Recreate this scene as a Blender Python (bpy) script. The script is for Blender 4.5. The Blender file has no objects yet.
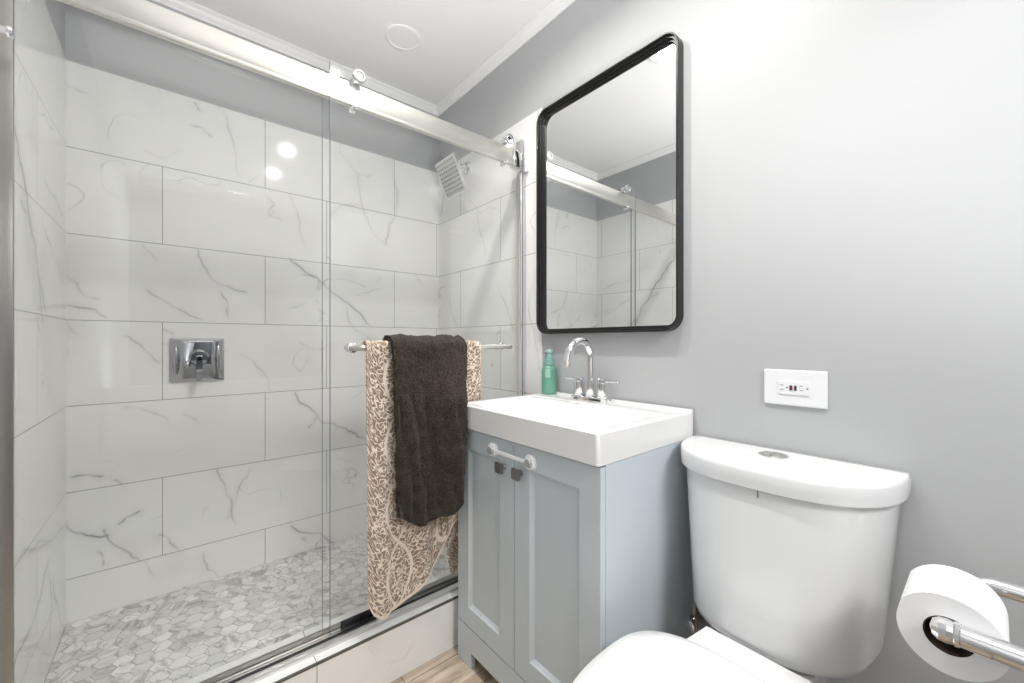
import bpy, bmesh, math, random
import numpy as np
from mathutils import Vector, Matrix
random.seed(7)
rng = np.random.default_rng(7)
PI = math.pi
C = bpy.context.scene.collection
H = 1.09                     # eye height; every z below is written relative to the eye and lifted by H when linked
XL, XR, YB = -0.294, 1.207, 2.1105     # left wall, vanity wall, back wall of the shower
ZF, ZC = -1.09, 1.375        # floor, ceiling

# ------------------------------------------------------------------ camera, world, lights, exposure
cam_d = bpy.data.cameras.new('camera'); cam = bpy.data.objects.new('camera', cam_d); C.objects.link(cam)
cam.location = (0, 0, H); cam.rotation_euler = (PI/2, 0, math.radians(-40.023))
cam_d.sensor_width = 36; cam_d.lens = 403.39/1024*36; cam_d.clip_start = 0.01
bpy.context.scene.camera = cam
w = bpy.data.worlds.new('world'); bpy.context.scene.world = w; w.use_nodes = True
w.node_tree.nodes['Background'].inputs[0].default_value = (0.97, 0.985, 1, 1)
w.node_tree.nodes['Background'].inputs[1].default_value = 0.2
def lamp(name, loc, size, power, col=(1, 0.97, 0.93), rot=(0, 0, 0), shape='DISK', spread=PI):
    d = bpy.data.lights.new(name, 'AREA'); d.shape = shape; d.size = size; d.energy = power; d.color = col; d.spread = spread
    o = bpy.data.objects.new(name, d); C.objects.link(o); o.location = (loc[0], loc[1], loc[2]+H); o.rotation_euler = rot
    return o
DOWNLIGHTS = [(0.62, 1.0), (0.62, 0.48)]
for x, y in DOWNLIGHTS: lamp('downlight_lamp', (x, y, ZC-0.012), 0.062, 2.7, spread=math.radians(150))
lamp('added_fill_lamp', (0.45, -1.30, ZC-0.03), 0.8, 19.0, (1, 0.99, 0.98))  # unseen fill, added behind the camera to lift the lower surfaces
up = lamp('added_uplight', (0.05, -0.95, -0.55), 0.5, 9.6, (1, 0.99, 0.98), spread=math.radians(100))      # unseen fill added behind the low wall, aimed up to brighten the ceiling
up.rotation_euler = Vector((0.10, 1.9, 1.93)).to_track_quat('-Z', 'Y').to_euler()
vs = bpy.context.scene.view_settings
vs.view_transform = 'Standard'; vs.look = 'None'; vs.gamma = 1; vs.use_curve_mapping = False; vs.exposure = 1.38

# ------------------------------------------------------------------ materials
def mat(name, col, rough=0.5, metal=0.0, spec=0.5, coat=0.0, bump=None, trans=0.0, emis=None, ior=1.45, sheen=0):
    m = bpy.data.materials.new(name); m.use_nodes = True; nt = m.node_tree; b = nt.nodes['Principled BSDF']
    b.inputs['Base Color'].default_value = (*col, 1); b.inputs['Roughness'].default_value = rough
    b.inputs['Metallic'].default_value = metal; b.inputs['Specular IOR Level'].default_value = spec
    b.inputs['Coat Weight'].default_value = coat; b.inputs['Transmission Weight'].default_value = trans
    b.inputs['IOR'].default_value = ior; b.inputs['Sheen Weight'].default_value = sheen
    if emis: b.inputs['Emission Color'].default_value = (*col, 1); b.inputs['Emission Strength'].default_value = emis
    # faint procedural variation so that no surface is perfectly even
    tc = nt.nodes.new('ShaderNodeTexCoord'); nz = nt.nodes.new('ShaderNodeTexNoise')
    nz.inputs['Scale'].default_value = bump[0] if bump else 6.0; nz.inputs['Detail'].default_value = 4
    nt.links.new(tc.outputs['Object'], nz.inputs['Vector'])
    if bump:
        bp = nt.nodes.new('ShaderNodeBump'); bp.inputs['Strength'].default_value = bump[1]; bp.inputs['Distance'].default_value = bump[2]
        nt.links.new(nz.outputs['Fac'], bp.inputs['Height']); nt.links.new(bp.outputs['Normal'], b.inputs['Normal'])
    else:
        mr = nt.nodes.new('ShaderNodeMapRange'); mr.inputs['To Min'].default_value = rough*0.9; mr.inputs['To Max'].default_value = rough*1.1
        nt.links.new(nz.outputs['Fac'], mr.inputs['Value']); nt.links.new(mr.outputs['Result'], b.inputs['Roughness'])
    return m
class NT:
    """tiny node-graph helper"""
    def __init__(s, name):
        s.m = bpy.data.materials.new(name); s.m.use_nodes = True; s.t = s.m.node_tree; s.b = s.t.nodes['Principled BSDF']
    def n(s, kind, **kw):
        o = s.t.nodes.new('ShaderNode'+kind)
        for k, v in kw.items(): setattr(o, k, v)
        return o
    def put(s, sock, v):
        if isinstance(v, bpy.types.NodeSocket): s.t.links.new(v, sock)
        else: sock.default_value = v
    def math(s, op, a, b=0.0, c=0.0, clamp=False):
        o = s.n('Math', operation=op, use_clamp=clamp); s.put(o.inputs[0], a); s.put(o.inputs[1], b); s.put(o.inputs[2], c); return o.outputs[0]
    def ss(s, v, a, b):          # smoothstep
        o = s.n('MapRange', interpolation_type='SMOOTHSTEP'); s.put(o.inputs['Value'], v)
        o.inputs['From Min'].default_value = a; o.inputs['From Max'].default_value = b; return o.outputs['Result']
    def mix(s, f, a, b, mode='MIX'):
        o = s.n('Mix', data_type='RGBA', blend_type=mode); s.put(o.inputs[0], f)
        for i, v in ((6, a), (7, b)):
            if isinstance(v, tuple) and len(v) == 3: v = (*v, 1)
            s.put(o.inputs[i], v)
        return o.outputs[2]
    def noise(s, vec, scale, detail=3, rough=0.5, dist=0.0):
        o = s.n('TexNoise'); s.put(o.inputs['Vector'], vec); o.inputs['Scale'].default_value = scale; o.inputs['Detail'].default_value = detail
        o.inputs['Roughness'].default_value = rough; o.inputs['Distortion'].default_value = dist; return o.outputs['Fac']
    def comb(s, x, y, z=0.0):
        o = s.n('CombineXYZ'); s.put(o.inputs[0], x); s.put(o.inputs[1], y); s.put(o.inputs[2], z); return o.outputs[0]
    def vm(s, op, a, b):
        o = s.n('VectorMath', operation=op); s.put(o.inputs[0], a); s.put(o.inputs[1], b); return o.outputs[0]

ROW, TILE_W = 0.3075, 0.6115
Z0 = 0.692 - 6*ROW + H
def tile_mat(name, axis, shift, sign=1, attr=True):
    t = NT(name); g = t.n('NewGeometry'); sp = t.n('SeparateXYZ'); t.put(sp.inputs[0], g.outputs['Position'])
    u = t.math('MULTIPLY_ADD', sp.outputs[axis], float(sign), -shift); v = t.math('SUBTRACT', sp.outputs[2], Z0)
    br = t.n('TexBrick'); br.offset = 0.4276; br.offset_frequency = 2; br.squash = 1
    t.put(br.inputs['Vector'], t.comb(u, v)); br.inputs['Scale'].default_value = 1
    for k, x in (('Mortar Size', 0.0013), ('Mortar Smooth', 0.15), ('Bias', 0), ('Brick Width', TILE_W), ('Row Height', ROW)): br.inputs[k].default_value = x
    br.inputs['Color1'].default_value = (0, 0, 0, 1); br.inputs['Color2'].default_value = (1, 1, 1, 1); br.inputs['Mortar'].default_value = (0.5, 0.5, 0.5, 1)
    off = t.vm('MULTIPLY', br.outputs['Color'], (13.0, 7.0, 5.0)); vec = t.vm('ADD', t.comb(u, v), off)
    warp = t.n('TexNoise'); t.put(warp.inputs['Vector'], vec); warp.inputs['Scale'].default_value = 3.0; warp.inputs['Detail'].default_value = 5
    wv = t.vm('ADD', vec, t.vm('MULTIPLY', warp.outputs['Color'], (0.28, 0.28, 0.28)))
    n1 = t.noise(wv, 2.2, 2, 0.5)
    line = t.math('ABSOLUTE', t.math('SUBTRACT', n1, 0.5)); vein = t.math('SUBTRACT', 1.0, t.ss(line, 0.0, 0.006))
    mask = t.ss(t.noise(vec, 5.0, 3), 0.50, 0.70); vein = t.math('MULTIPLY', vein, t.math('MULTIPLY', mask, 0.30))
    cloud = t.math('MULTIPLY', t.ss(t.noise(wv, 3.5, 4), 0.5, 0.85), 0.16)
    fac = t.math('ADD', vein, cloud)
    if attr:
        a = t.n('Attribute'); a.attribute_name = 'vein'; fac = t.math('ADD', fac, t.math('MULTIPLY', a.outputs['Fac'], 0.9), clamp=True)
    col = t.mix(fac, (0.87, 0.865, 0.85), (0.20, 0.20, 0.205))
    col = t.mix(br.outputs['Fac'], col, (0.30, 0.295, 0.28))
    t.put(t.b.inputs['Base Color'], col)
    t.put(t.b.inputs['Roughness'], t.mix(br.outputs['Fac'], (0.09, 0.09, 0.09), (0.8, 0.8, 0.8)))
    bp = t.n('Bump'); bp.inputs['Strength'].default_value = 0.3; bp.inputs['Distance'].default_value = 0.001; bp.invert = True
    t.put(bp.inputs['Height'], br.outputs['Fac']); t.put(t.b.inputs['Normal'], bp.outputs['Normal'])
    return t.m
def wood_mat():
    t = NT('wood_planks'); g = t.n('NewGeometry'); br = t.n('TexBrick'); br.offset = 0.37; t.put(br.inputs['Vector'], g.outputs['Position'])
    br.inputs['Scale'].default_value = 1
    for k, x in (('Mortar Size', 0.0012), ('Mortar Smooth', 0.2), ('Bias', 0), ('Brick Width', 0.9), ('Row Height', 0.15)): br.inputs[k].default_value = x
    br.inputs['Color1'].default_value = (0, 0, 0, 1); br.inputs['Color2'].default_value = (1, 1, 1, 1)
    p = t.vm('ADD', t.vm('MULTIPLY', g.outputs['Position'], (1.2, 9.0, 1.0)), t.vm('MULTIPLY', br.outputs['Color'], (9.0, 5.0, 3.0)))
    a = t.noise(p, 2.2, 6, 0.65, 1.2); b = t.noise(p, 9.0, 4, 0.6)
    col = t.mix(t.ss(a, 0.3, 0.7), (0.34, 0.25, 0.17), (0.72, 0.62, 0.49))
    col = t.mix(t.math('MULTIPLY', t.ss(b, 0.52, 0.72), 0.6), col, (0.10, 0.07, 0.05))
    col = t.mix(t.math('MULTIPLY', br.outputs['Color'], 0.35), col, (0.62, 0.55, 0.44))
    col = t.mix(br.outputs['Fac'], col, (0.06, 0.045, 0.035))
    t.put(t.b.inputs['Base Color'], col); t.b.inputs['Roughness'].default_value = 0.42
    return t.m
def hex_mat():
    t = NT('hex_marble'); g = t.n('NewGeometry'); a = t.n('Attribute'); a.attribute_name = 'tone'
    sp = t.n('SeparateColor'); t.put(sp.inputs[0], a.outputs['Color'])
    off = t.vm('MULTIPLY', a.outputs['Color'], (40.0, 30.0, 9.0)); p = t.vm('ADD', g.outputs['Position'], off)
    ang = t.n('VectorRotate', rotation_type='Z_AXIS'); t.put(ang.inputs['Vector'], p); t.put(ang.inputs['Angle'], t.math('MULTIPLY', sp.outputs[1], 2.2))
    q = t.vm('MULTIPLY', ang.outputs[0], (9.0, 26.0, 9.0))
    n = t.noise(q, 1.0, 4, 0.6, 1.2)
    f = t.math('ADD', t.math('MULTIPLY', t.ss(n, 0.47, 0.70), 0.70), t.math('MULTIPLY', sp.outputs[2], 0.55))
    col = t.mix(f, (0.85, 0.84, 0.82), (0.36, 0.36, 0.355))
    ln = t.math('SUBTRACT', 1.0, t.ss(t.math('ABSOLUTE', t.math('SUBTRACT', t.noise(q, 0.8, 2, 0.5, 0.8), 0.5)), 0.0, 0.02))
    col = t.mix(t.math('MULTIPLY', ln, t.math('MULTIPLY', t.ss(sp.outputs[0], 0.6, 0.9), 0.55)), col, (0.13, 0.13, 0.13))
    t.put(t.b.inputs['Base Color'], col); t.b.inputs['Roughness'].default_value = 0.3
    return t.m
def glass_mat():
    m = bpy.data.materials.new('clear_glass'); m.use_nodes = True; nt = m.node_tree
    for n in list(nt.nodes):
        if n.type == 'BSDF_PRINCIPLED': nt.nodes.remove(n)
    out = nt.nodes['Material Output']; tr = nt.nodes.new('ShaderNodeBsdfTransparent'); gl = nt.nodes.new('ShaderNodeBsdfGlossy')
    mx = nt.nodes.new('ShaderNodeMixShader')
    tr.inputs[0].default_value = (0.988, 0.994, 0.991, 1); gl.inputs['Roughness'].default_value = 0.0; gl.inputs[0].default_value = (1, 1, 1, 1)
    g = nt.nodes.new('ShaderNodeNewGeometry'); dt = nt.nodes.new('ShaderNodeVectorMath'); dt.operation = 'DOT_PRODUCT'
    nt.links.new(g.outputs['Normal'], dt.inputs[0]); nt.links.new(g.outputs['Incoming'], dt.inputs[1])
    def mt(op, a, b):
        o = nt.nodes.new('ShaderNodeMath'); o.operation = op
        for i, v in enumerate((a, b)):
            if isinstance(v, (int, float)): o.inputs[i].default_value = v
            else: nt.links.new(v, o.inputs[i])
        return o.outputs[0]
    c = mt('ABSOLUTE', dt.outputs['Value'], 0); k = mt('POWER', mt('SUBTRACT', 1.0, c), 5.0); r = mt('ADD', mt('MULTIPLY', k, 0.93), 0.028)
    nt.links.new(r, mx.inputs[0]); nt.links.new(tr.outputs[0], mx.inputs[1]); nt.links.new(gl.outputs[0], mx.inputs[2]); nt.links.new(mx.outputs[0], out.inputs[0])
    return m
def damask_mat():
    t = NT('damask_terry'); tc = t.n('TexCoord'); sp = t.n('SeparateXYZ'); t.put(sp.inputs[0], tc.outputs['UV'])
    X, Z = sp.outputs[0], sp.outputs[1]
    v = t.comb(X, Z)
    # ogee lattice: two families of mirrored wavy bands
    def band(ph):
        s = t.math('MULTIPLY', t.math('SINE', t.math('MULTIPLY_ADD', Z, 2*PI/0.42, ph)), 0.046)
        f = t.math('PINGPONG', t.math('ADD', t.math('ADD', X, s), 5.0), 0.0925)
        return t.math('SUBTRACT', 1.0, t.ss(f, 0.0035, 0.0060))
    og = t.math('MAXIMUM', band(0.0), band(PI))
    n = t.n('TexNoise'); t.put(n.inputs['Vector'], v); n.inputs['Scale'].default_value = 80; n.inputs['Detail'].default_value = 0.0; n.inputs['Distortion'].default_value = 0.25
    l1 = t.math('SUBTRACT', 1.0, t.ss(t.math('ABSOLUTE', t.math('SUBTRACT', n.outputs['Fac'], 0.5)), 0.050, 0.078))
    vo = t.n('TexVoronoi'); t.put(vo.inputs['Vector'], v); vo.inputs['Scale'].default_value = 60
    ring = t.math('SUBTRACT', 1.0, t.ss(t.math('ABSOLUTE', t.math('SUBTRACT', vo.outputs['Distance'], 0.24)), 0.05, 0.10))
    f = t.math('MAXIMUM', t.math('MAXIMUM', l1, t.math('MULTIPLY', ring, 0.55)), og)
    edge = t.math('LESS_THAN', Z, 0.012)
    f = t.math('MAXIMUM', f, edge)
    col = t.mix(f, (0.30, 0.215, 0.16), (0.86, 0.75, 0.63))
    t.put(t.b.inputs['Base Color'], col); t.b.inputs['Roughness'].default_value = 0.95; t.b.inputs['Sheen Weight'].default_value = 0.3
    nb = t.noise(v, 700, 2)
    bp = t.n('Bump'); bp.inputs['Strength'].default_value = 0.6; bp.inputs['Distance'].default_value = 0.002
    t.put(bp.inputs['Height'], t.math('ADD', nb, t.math('MULTIPLY', f, 0.8))); t.put(t.b.inputs['Normal'], bp.outputs['Normal'])
    return t.m
def terry_mat():
    t = NT('dark_terry'); tc = t.n('TexCoord'); P = tc.outputs['Object']
    n = t.noise(P, 330, 3, 0.7); n2 = t.noise(P, 40, 3)
    col = t.mix(t.ss(n, 0.35, 0.75), (0.010, 0.008, 0.006), (0.105, 0.083, 0.066))
    col = t.mix(t.math('MULTIPLY', t.ss(n2, 0.4, 0.8), 0.3), col, (0.085, 0.068, 0.054))
    t.put(t.b.inputs['Base Color'], col); t.b.inputs['Roughness'].default_value = 1.0; t.b.inputs['Sheen Weight'].default_value = 0.12
    t.b.inputs['Specular IOR Level'].default_value = 0.15
    bp = t.n('Bump'); bp.inputs['Strength'].default_value = 0.9; bp.inputs['Distance'].default_value = 0.004
    t.put(bp.inputs['Height'], n); t.put(t.b.inputs['Normal'], bp.outputs['Normal'])
    return t.m
M = dict(
    paint=mat('wall_paint', (0.462, 0.471, 0.481), 0.55, bump=(260, 0.12, 0.0008)),
    hall=mat('dark_reflection_paint', (0.05, 0.055, 0.065), 0.6),  # for the unseen rear wall, darkened so the chrome reflects something dark
    ceil=mat('ceiling_paint', (0.90, 0.90, 0.895), 0.75, bump=(200, 0.1, 0.0005)),
    trim=mat('white_trim', (0.88, 0.88, 0.88), 0.35),
    tile_back=tile_mat('marble_tile_back', 0, XL+0.2615),
    tile_left=tile_mat('marble_tile_left', 1, YB-0.40),
    tile_right=tile_mat('marble_tile_right', 1, 1.520),
    tile_curb=tile_mat('marble_tile_curb', 0, 0.313+0.2615, attr=False),
    wood=wood_mat(), hex=hex_mat(), glass=glass_mat(), damask=damask_mat(), terry=terry_mat(),
    grout=mat('floor_grout', (0.42, 0.41, 0.39), 0.9),
    chrome=mat('chrome', (0.86, 0.86, 0.87), 0.05, 1.0),
    nickel=mat('brushed_nickel', (0.72, 0.70, 0.66), 0.34, 1.0),
    alu=mat('satin_aluminium', (0.70, 0.70, 0.69), 0.3, 1.0),
    dark=mat('dark_rubber', (0.02, 0.02, 0.022), 0.5),
    gedge=mat('glass_edge', (0.22, 0.24, 0.235), 0.3),
    porc=mat('white_porcelain', (0.74, 0.745, 0.75), 0.07, coat=0.3),
    seat=mat('white_seat_plastic', (0.76, 0.76, 0.76), 0.18),
    vanity=mat('grey_cabinet_paint', (0.585, 0.645, 0.69), 0.38),
    knob=mat('gunmetal_knob', (0.30, 0.30, 0.31), 0.28, 1.0),
    basin=mat('white_basin', (0.80, 0.80, 0.80), 0.1, coat=0.3),
    black=mat('black_metal', (0.018, 0.018, 0.018), 0.32, 0.2),
    mirror=mat('mirror_silver', (0.90, 0.91, 0.92), 0.0, 1.0),
    strap=mat('clear_white_plastic', (0.90, 0.91, 0.92), 0.3),
    strapgrey=mat('grey_plastic', (0.36, 0.37, 0.38), 0.35),
    teal=mat('teal_plastic', (0.14, 0.35, 0.27), 0.3),
    teallabel=mat('pale_label', (0.36, 0.55, 0.48), 0.4),
    tealclear=mat('clear_cap', (0.38, 0.54, 0.50), 0.15, trans=0.3),
    pump=mat('pump_teal', (0.20, 0.38, 0.34), 0.35),
    plate=mat('white_plastic', (0.82, 0.83, 0.85), 0.3),
    vchrome=mat('reflection_dark_chrome', (0.52, 0.52, 0.54), 0.04, 1.0),  # chrome with its dark reflections put into the base colour
    edge=mat('dark_edge_metal', (0.16, 0.155, 0.15), 0.4, 0.6), jamb=mat('dull_steel', (0.36, 0.35, 0.33), 0.35, 1.0),
    slot=mat('slot_dark', (0.03, 0.03, 0.03), 0.6), red=mat('red_button', (0.16, 0.035, 0.05), 0.5), slotgrey=mat('slot_grey', (0.25, 0.25, 0.26), 0.6),
    paper=mat('toilet_paper', (0.84, 0.84, 0.85), 0.95, bump=(300, 0.2, 0.001)),
    card=mat('cardboard_core', (0.045, 0.025, 0.018), 0.95),
    lens=mat('light_lens', (1, 0.97, 0.93), 0.5, emis=1.0),
    brass=mat('valve_metal', (0.45, 0.42, 0.38), 0.25, 1.0),
    hose=mat('braided_hose', (0.5, 0.5, 0.5), 0.4, 0.8, bump=(500, 0.6, 0.001)),
    nozzle=mat('nozzle_grey', (0.16, 0.16, 0.17), 0.6),
    headface=mat('shower_face', (0.62, 0.62, 0.62), 0.3, 0.3),
)

# ------------------------------------------------------------------ mesh helpers (z relative to the eye)
def BM(): return bmesh.new()
def box(bm, x0, x1, y0, y1, z0, z1, bev=0.0, seg=2):
    r = bmesh.ops.create_cube(bm, size=1.0); vs_ = r['verts']
    for v in vs_:
        v.co = Vector((x0 if v.co.x < 0 else x1, y0 if v.co.y < 0 else y1, z0 if v.co.z < 0 else z1))
    if bev > 0:
        es = list({e for v in vs_ for e in v.link_edges})
        bmesh.ops.bevel(bm, geom=es, offset=bev, segments=seg, profile=0.5, affect='EDGES')
    return bm
def frame_of(d):
    d = Vector(d).normalized(); a = Vector((0, 0, 1)) if abs(d.z) < 0.9 else Vector((1, 0, 0))
    u = d.cross(a).normalized(); return u, d.cross(u).normalized()
def rings(bm, rs, closed_ring=True, cap=True, smooth=True):
    """rs = list of vertex-coordinate rings"""
    V = [[bm.verts.new(p) for p in r] for r in rs]; n = len(V[0])
    for a, b in zip(V, V[1:]):
        for i in range(n if closed_ring else n-1):
            j = (i+1) % n
            try: bm.faces.new((a[i], a[j], b[j], b[i]))
            except ValueError: pass
    if cap: bm.faces.new(list(reversed(V[0]))); bm.faces.new(V[-1])
    return V
def turned(bm, base, axis, prof, n=32):
    """lathe: prof = [(distance along axis, radius)]"""
    base = Vector(base); d = Vector(axis).normalized(); u, v = frame_of(d)
    rs = []
    for h, r in prof:
        r = max(r, 1e-5); rs.append([base + d*h + (u*math.cos(2*PI*k/n) + v*math.sin(2*PI*k/n))*r for k in range(n)])
    rings(bm, rs); return bm
def cyl(bm, p0, p1, r, n=24, bev=0.0):
    L = (Vector(p1)-Vector(p0)).length
    prof = [(0, r), (L, r)] if not bev else [(0, r-bev), (bev*0.3, r-bev*0.3), (bev, r), (L-bev, r), (L-bev*0.3, r-bev*0.3), (L, r-bev)]
    return turned(bm, p0, Vector(p1)-Vector(p0), prof, n)
def smooth_path(pts, sub=8):
    pts = [Vector(p) for p in pts]; P_ = [2*pts[0]-pts[1]] + pts + [2*pts[-1]-pts[-2]]; out = []
    for i in range(1, len(P_)-2):
        a, b, c, d = P_[i-1:i+3]
        for k in range(sub):
            t = k/sub; out.append(0.5*((2*b)+(c-a)*t+(2*a-5*b+4*c-d)*t*t+(3*b-a-3*c+d)*t**3))
    return out + [pts[-1]]
def tube(bm, pts, r, n=16, rr=None):
    pts = [Vector(p) for p in pts]; rs = []; u = None
    for i, p in enumerate(pts):
        d = (pts[min(i+1, len(pts)-1)] - pts[max(i-1, 0)]).normalized()
        if u is None: u, _ = frame_of(d)
        u = (u - d*u.dot(d)).normalized(); v = d.cross(u); q = rr[i] if rr else r
        rs.append([p + (u*math.cos(2*PI*k/n) + v*math.sin(2*PI*k/n))*q for k in range(n)])
    rings(bm, rs); return bm
def prism(bm, pts2, axis, a0, a1, bev=0.0):
    """extrude a 2-D outline: axis 0 -> (y,z), 1 -> (x,z), 2 -> (x,y)"""
    def P3(p, a): return {0: (a, p[0], p[1]), 1: (p[0], a, p[1]), 2: (p[0], p[1], a)}[axis]
    V = rings(bm, [[P3(p, a0) for p in pts2], [P3(p, a1) for p in pts2]])
    if bev:
        es = [e for r in V for v in r for e in v.link_edges if (e.other_vert(v) in r)]
        bmesh.ops.bevel(bm, geom=list(set(es)), offset=bev, segments=2, profile=0.5, affect='EDGES')
    return bm
def rrect(cx, cy, hw, hh, r, n=8):
    out = []
    for sx, sy, a0 in ((1, 1, 0), (-1, 1, PI/2), (-1, -1, PI), (1, -1, 1.5*PI)):
        for k in range(n+1):
            a = a0 + PI/2*k/n; out.append((cx+sx*(hw-r)+r*math.cos(a), cy+sy*(hh-r)+r*math.sin(a)))
    return out
def link(name, bm, m, parent=None, sharp=35, smooth=True, fix=True):
    if fix: bmesh.ops.recalc_face_normals(bm, faces=bm.faces)
    me = bpy.data.meshes.new(name); cs = [v.co for v in bm.verts]
    if parent is not None: o0 = parent['_base']
    else:
        lo = [min(c[i] for c in cs) for i in range(3)]; hi = [max(c[i] for c in cs) for i in range(3)]
        o0 = ((lo[0]+hi[0])/2, (lo[1]+hi[1])/2, lo[2])
    for v in bm.verts: v.co = v.co - Vector(o0)
    bm.to_mesh(me); bm.free(); me.materials.append(M[m] if isinstance(m, str) else m)
    if smooth:
        for p in me.polygons: p.use_smooth = True
        me.set_sharp_from_angle(angle=math.radians(sharp))
    o = bpy.data.objects.new(name, me); C.objects.link(o); BASE[o.name] = tuple(o0)
    if parent is not None: o.parent = parent['_obj']
    else: o.location = (o0[0], o0[1], o0[2]+H)
    return o
BASE = {}
class Par(dict): pass
def par(o): return {'_obj': o, '_base': BASE[o.name]}
def tag(o, label, cat, group=None):
    o['label'] = label; o['category'] = cat
    if group: o['group'] = group
    return o
def thing(name, label, cat, loc, group=None):
    o = bpy.data.objects.new(name, None); C.objects.link(o); o.empty_display_size = 0.05
    o.location = (loc[0], loc[1], loc[2]+H); BASE[o.name] = tuple(loc); tag(o, label, cat, group)
    return {'_obj': o, '_base': tuple(loc)}
def struct(name, bm, m, parent=None, **k):
    o = link(name, bm, m, parent, **k)
    if parent is None: o['kind'] = 'structure'
    return o
# vein polylines in metres on each wall (strength, points)
BACK=[(0.5, [(0.069, 0.982), (0.082, 0.958)]),(0.45, [(0.056, 0.887), (0.095, 0.888), (0.125, 0.86)]),(0.35, [(0.142, 1.001), (0.173, 0.97), (0.191, 0.891), (0.209, 0.81), (0.223, 0.714)]),(0.3, [(-0.291, 0.906), (-0.262, 0.903), (-0.227, 0.906)]),(0.15, [(-0.089, 0.74), (-0.025, 0.728), (0.021, 0.774)]),(0.4, [(0.321, 0.662), (0.353, 0.624), (0.329, 0.583), (0.385, 0.562)]),(0.3, [(0.418, 0.685), (0.447, 0.621), (0.46, 0.567), (0.486, 0.438)]),(0.4, [(-0.291, 0.232), (-0.264, 0.21), (-0.242, 0.161), (-0.206, 0.153)]),(0.7, [(-0.291, 0.13), (-0.252, 0.121), (-0.217, 0.116), (-0.188, 0.087)]),(0.25, [(-0.089, 0.373), (-0.049, 0.313)]),(0.5, [(0.078, 0.378), (0.108, 0.299), (0.145, 0.244), (0.205, 0.224), (0.252, 0.214)]),(0.5, [(-0.078, 0.2), (-0.046, 0.175), (0.021, 0.128), (0.095, 0.09)]),(0.5, [(0.156, 0.207), (0.18, 0.157), (0.177, 0.105)]),(0.8, [(0.418, 0.386), (0.482, 0.332), (0.549, 0.296), (0.672, 0.201), (0.805, 0.077)]),(0.35, [(0.409, 0.157), (0.482, 0.18)]),(0.45, [(-0.143, 0.021), (-0.084, -0.033), (-0.04, -0.088)]),(0.3, [(-0.291, 0.069), (-0.262, 0.024)]),(0.35, [(0.223, -0.058), (0.305, -0.128), (0.333, -0.22)]),(0.3, [(0.46, -0.007), (0.549, -0.041), (0.581, -0.017)]),(0.8, [(0.439, -0.242), (0.504, -0.319), (0.539, -0.362), (0.682, -0.455), (0.773, -0.51)]),(0.5, [(0.539, -0.362), (0.495, -0.414)]),(0.3, [(-0.14, -0.251), (-0.069, -0.274), (-0.01, -0.333)]),(0.3, [(0.037, -0.298), (0.085, -0.345)]),(0.8, [(-0.276, -0.483), (-0.237, -0.484), (-0.196, -0.497)]),(0.5, [(-0.167, -0.518), (-0.151, -0.536)]),(1, [(-0.291, -0.65), (-0.252, -0.69), (-0.214, -0.716), (-0.188, -0.721), (-0.153, -0.776), (-0.098, -0.845)]),(0.8, [(-0.185, -0.721), (-0.196, -0.696)]),(0.8, [(-0.156, -0.685), (-0.134, -0.665), (-0.098, -0.652)]),(0.5, [(-0.211, -0.772), (-0.198, -0.828)]),(0.55, [(0.142, -0.543), (0.173, -0.636), (0.194, -0.705), (0.212, -0.797)]),(0.4, [(0.26, -0.559), (0.223, -0.626), (0.209, -0.687), (0.173, -0.764)]),(0.6, [(-0.04, -0.763), (-0.01, -0.804), (0.021, -0.842)]),(0.3, [(-0.087, -0.845), (-0.055, -0.923)]),(0.45, [(0.095, -0.879), (0.111, -0.956), (0.145, -0.998), (0.205, -1.033)]),(0.5, [(0.03, -0.999), (0.085, -1.0), (0.135, -1.011)]),(0.8, [(0.422, -0.863), (0.495, -0.918), (0.572, -0.966), (0.642, -1.028)]),(0.35, [(0.672, 0.201), (0.682, 0.11), (0.805, -0.007)]),(0.35, [(0.722, 0.24), (0.849, 0.287)]),(0.3, [(1.052, 0.379), (1.09, 0.331)]),(0.5, [(0.882, 0.523), (0.899, 0.634), (0.945, 0.753), (0.927, 0.914)]),(0.3, [(0.882, 0.523), (0.805, 0.59), (0.753, 0.711), (0.692, 0.928)]),(0.3, [(0.595, 0.627), (0.667, 0.693), (0.753, 0.711)]),]
LEFT=[(0.8, [(1.501, -0.77), (1.659, -0.76), (1.849, -0.664)]),(0.6, [(1.862, -0.915), (1.888, -0.805), (1.849, -0.695)]),(0.6, [(2.133, -1.068), (1.943, -0.832), (1.901, -0.733)]),(0.4, [(1.525, -0.53), (1.765, -0.572), (2.098, -0.648)]),(0.6, [(1.55, 0.35), (1.659, 0.286), (1.742, 0.146), (1.788, 0.034)]),(0.4, [(1.765, 0.35), (1.888, 0.285), (2.033, 0.209)]),(1, [(1.42, 0.626), (1.503, 0.511), (1.605, 0.378), (1.704, 0.238), (1.809, 0.09)]),(0.4, [(2.075, 0.424), (1.928, 0.466), (1.791, 0.473)]),(0.3, [(2.055, 0.242), (1.957, 0.269)]),]
RIGHT=[(0.5, [(2.087, 0.745), (2.03, 0.876), (1.933, 0.904)]),(0.3, [(1.986, 0.237), (1.933, 0.121), (1.882, 0.064)]),(0.4, [(1.314, 0.228), (1.288, 0.051), (1.25, -0.122)]),(0.4, [(1.527, 0.249), (1.467, 0.149), (1.416, 0.053)]),(0.3, [(1.784, 0.752), (1.693, 0.573), (1.624, 0.409)]),]

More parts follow.
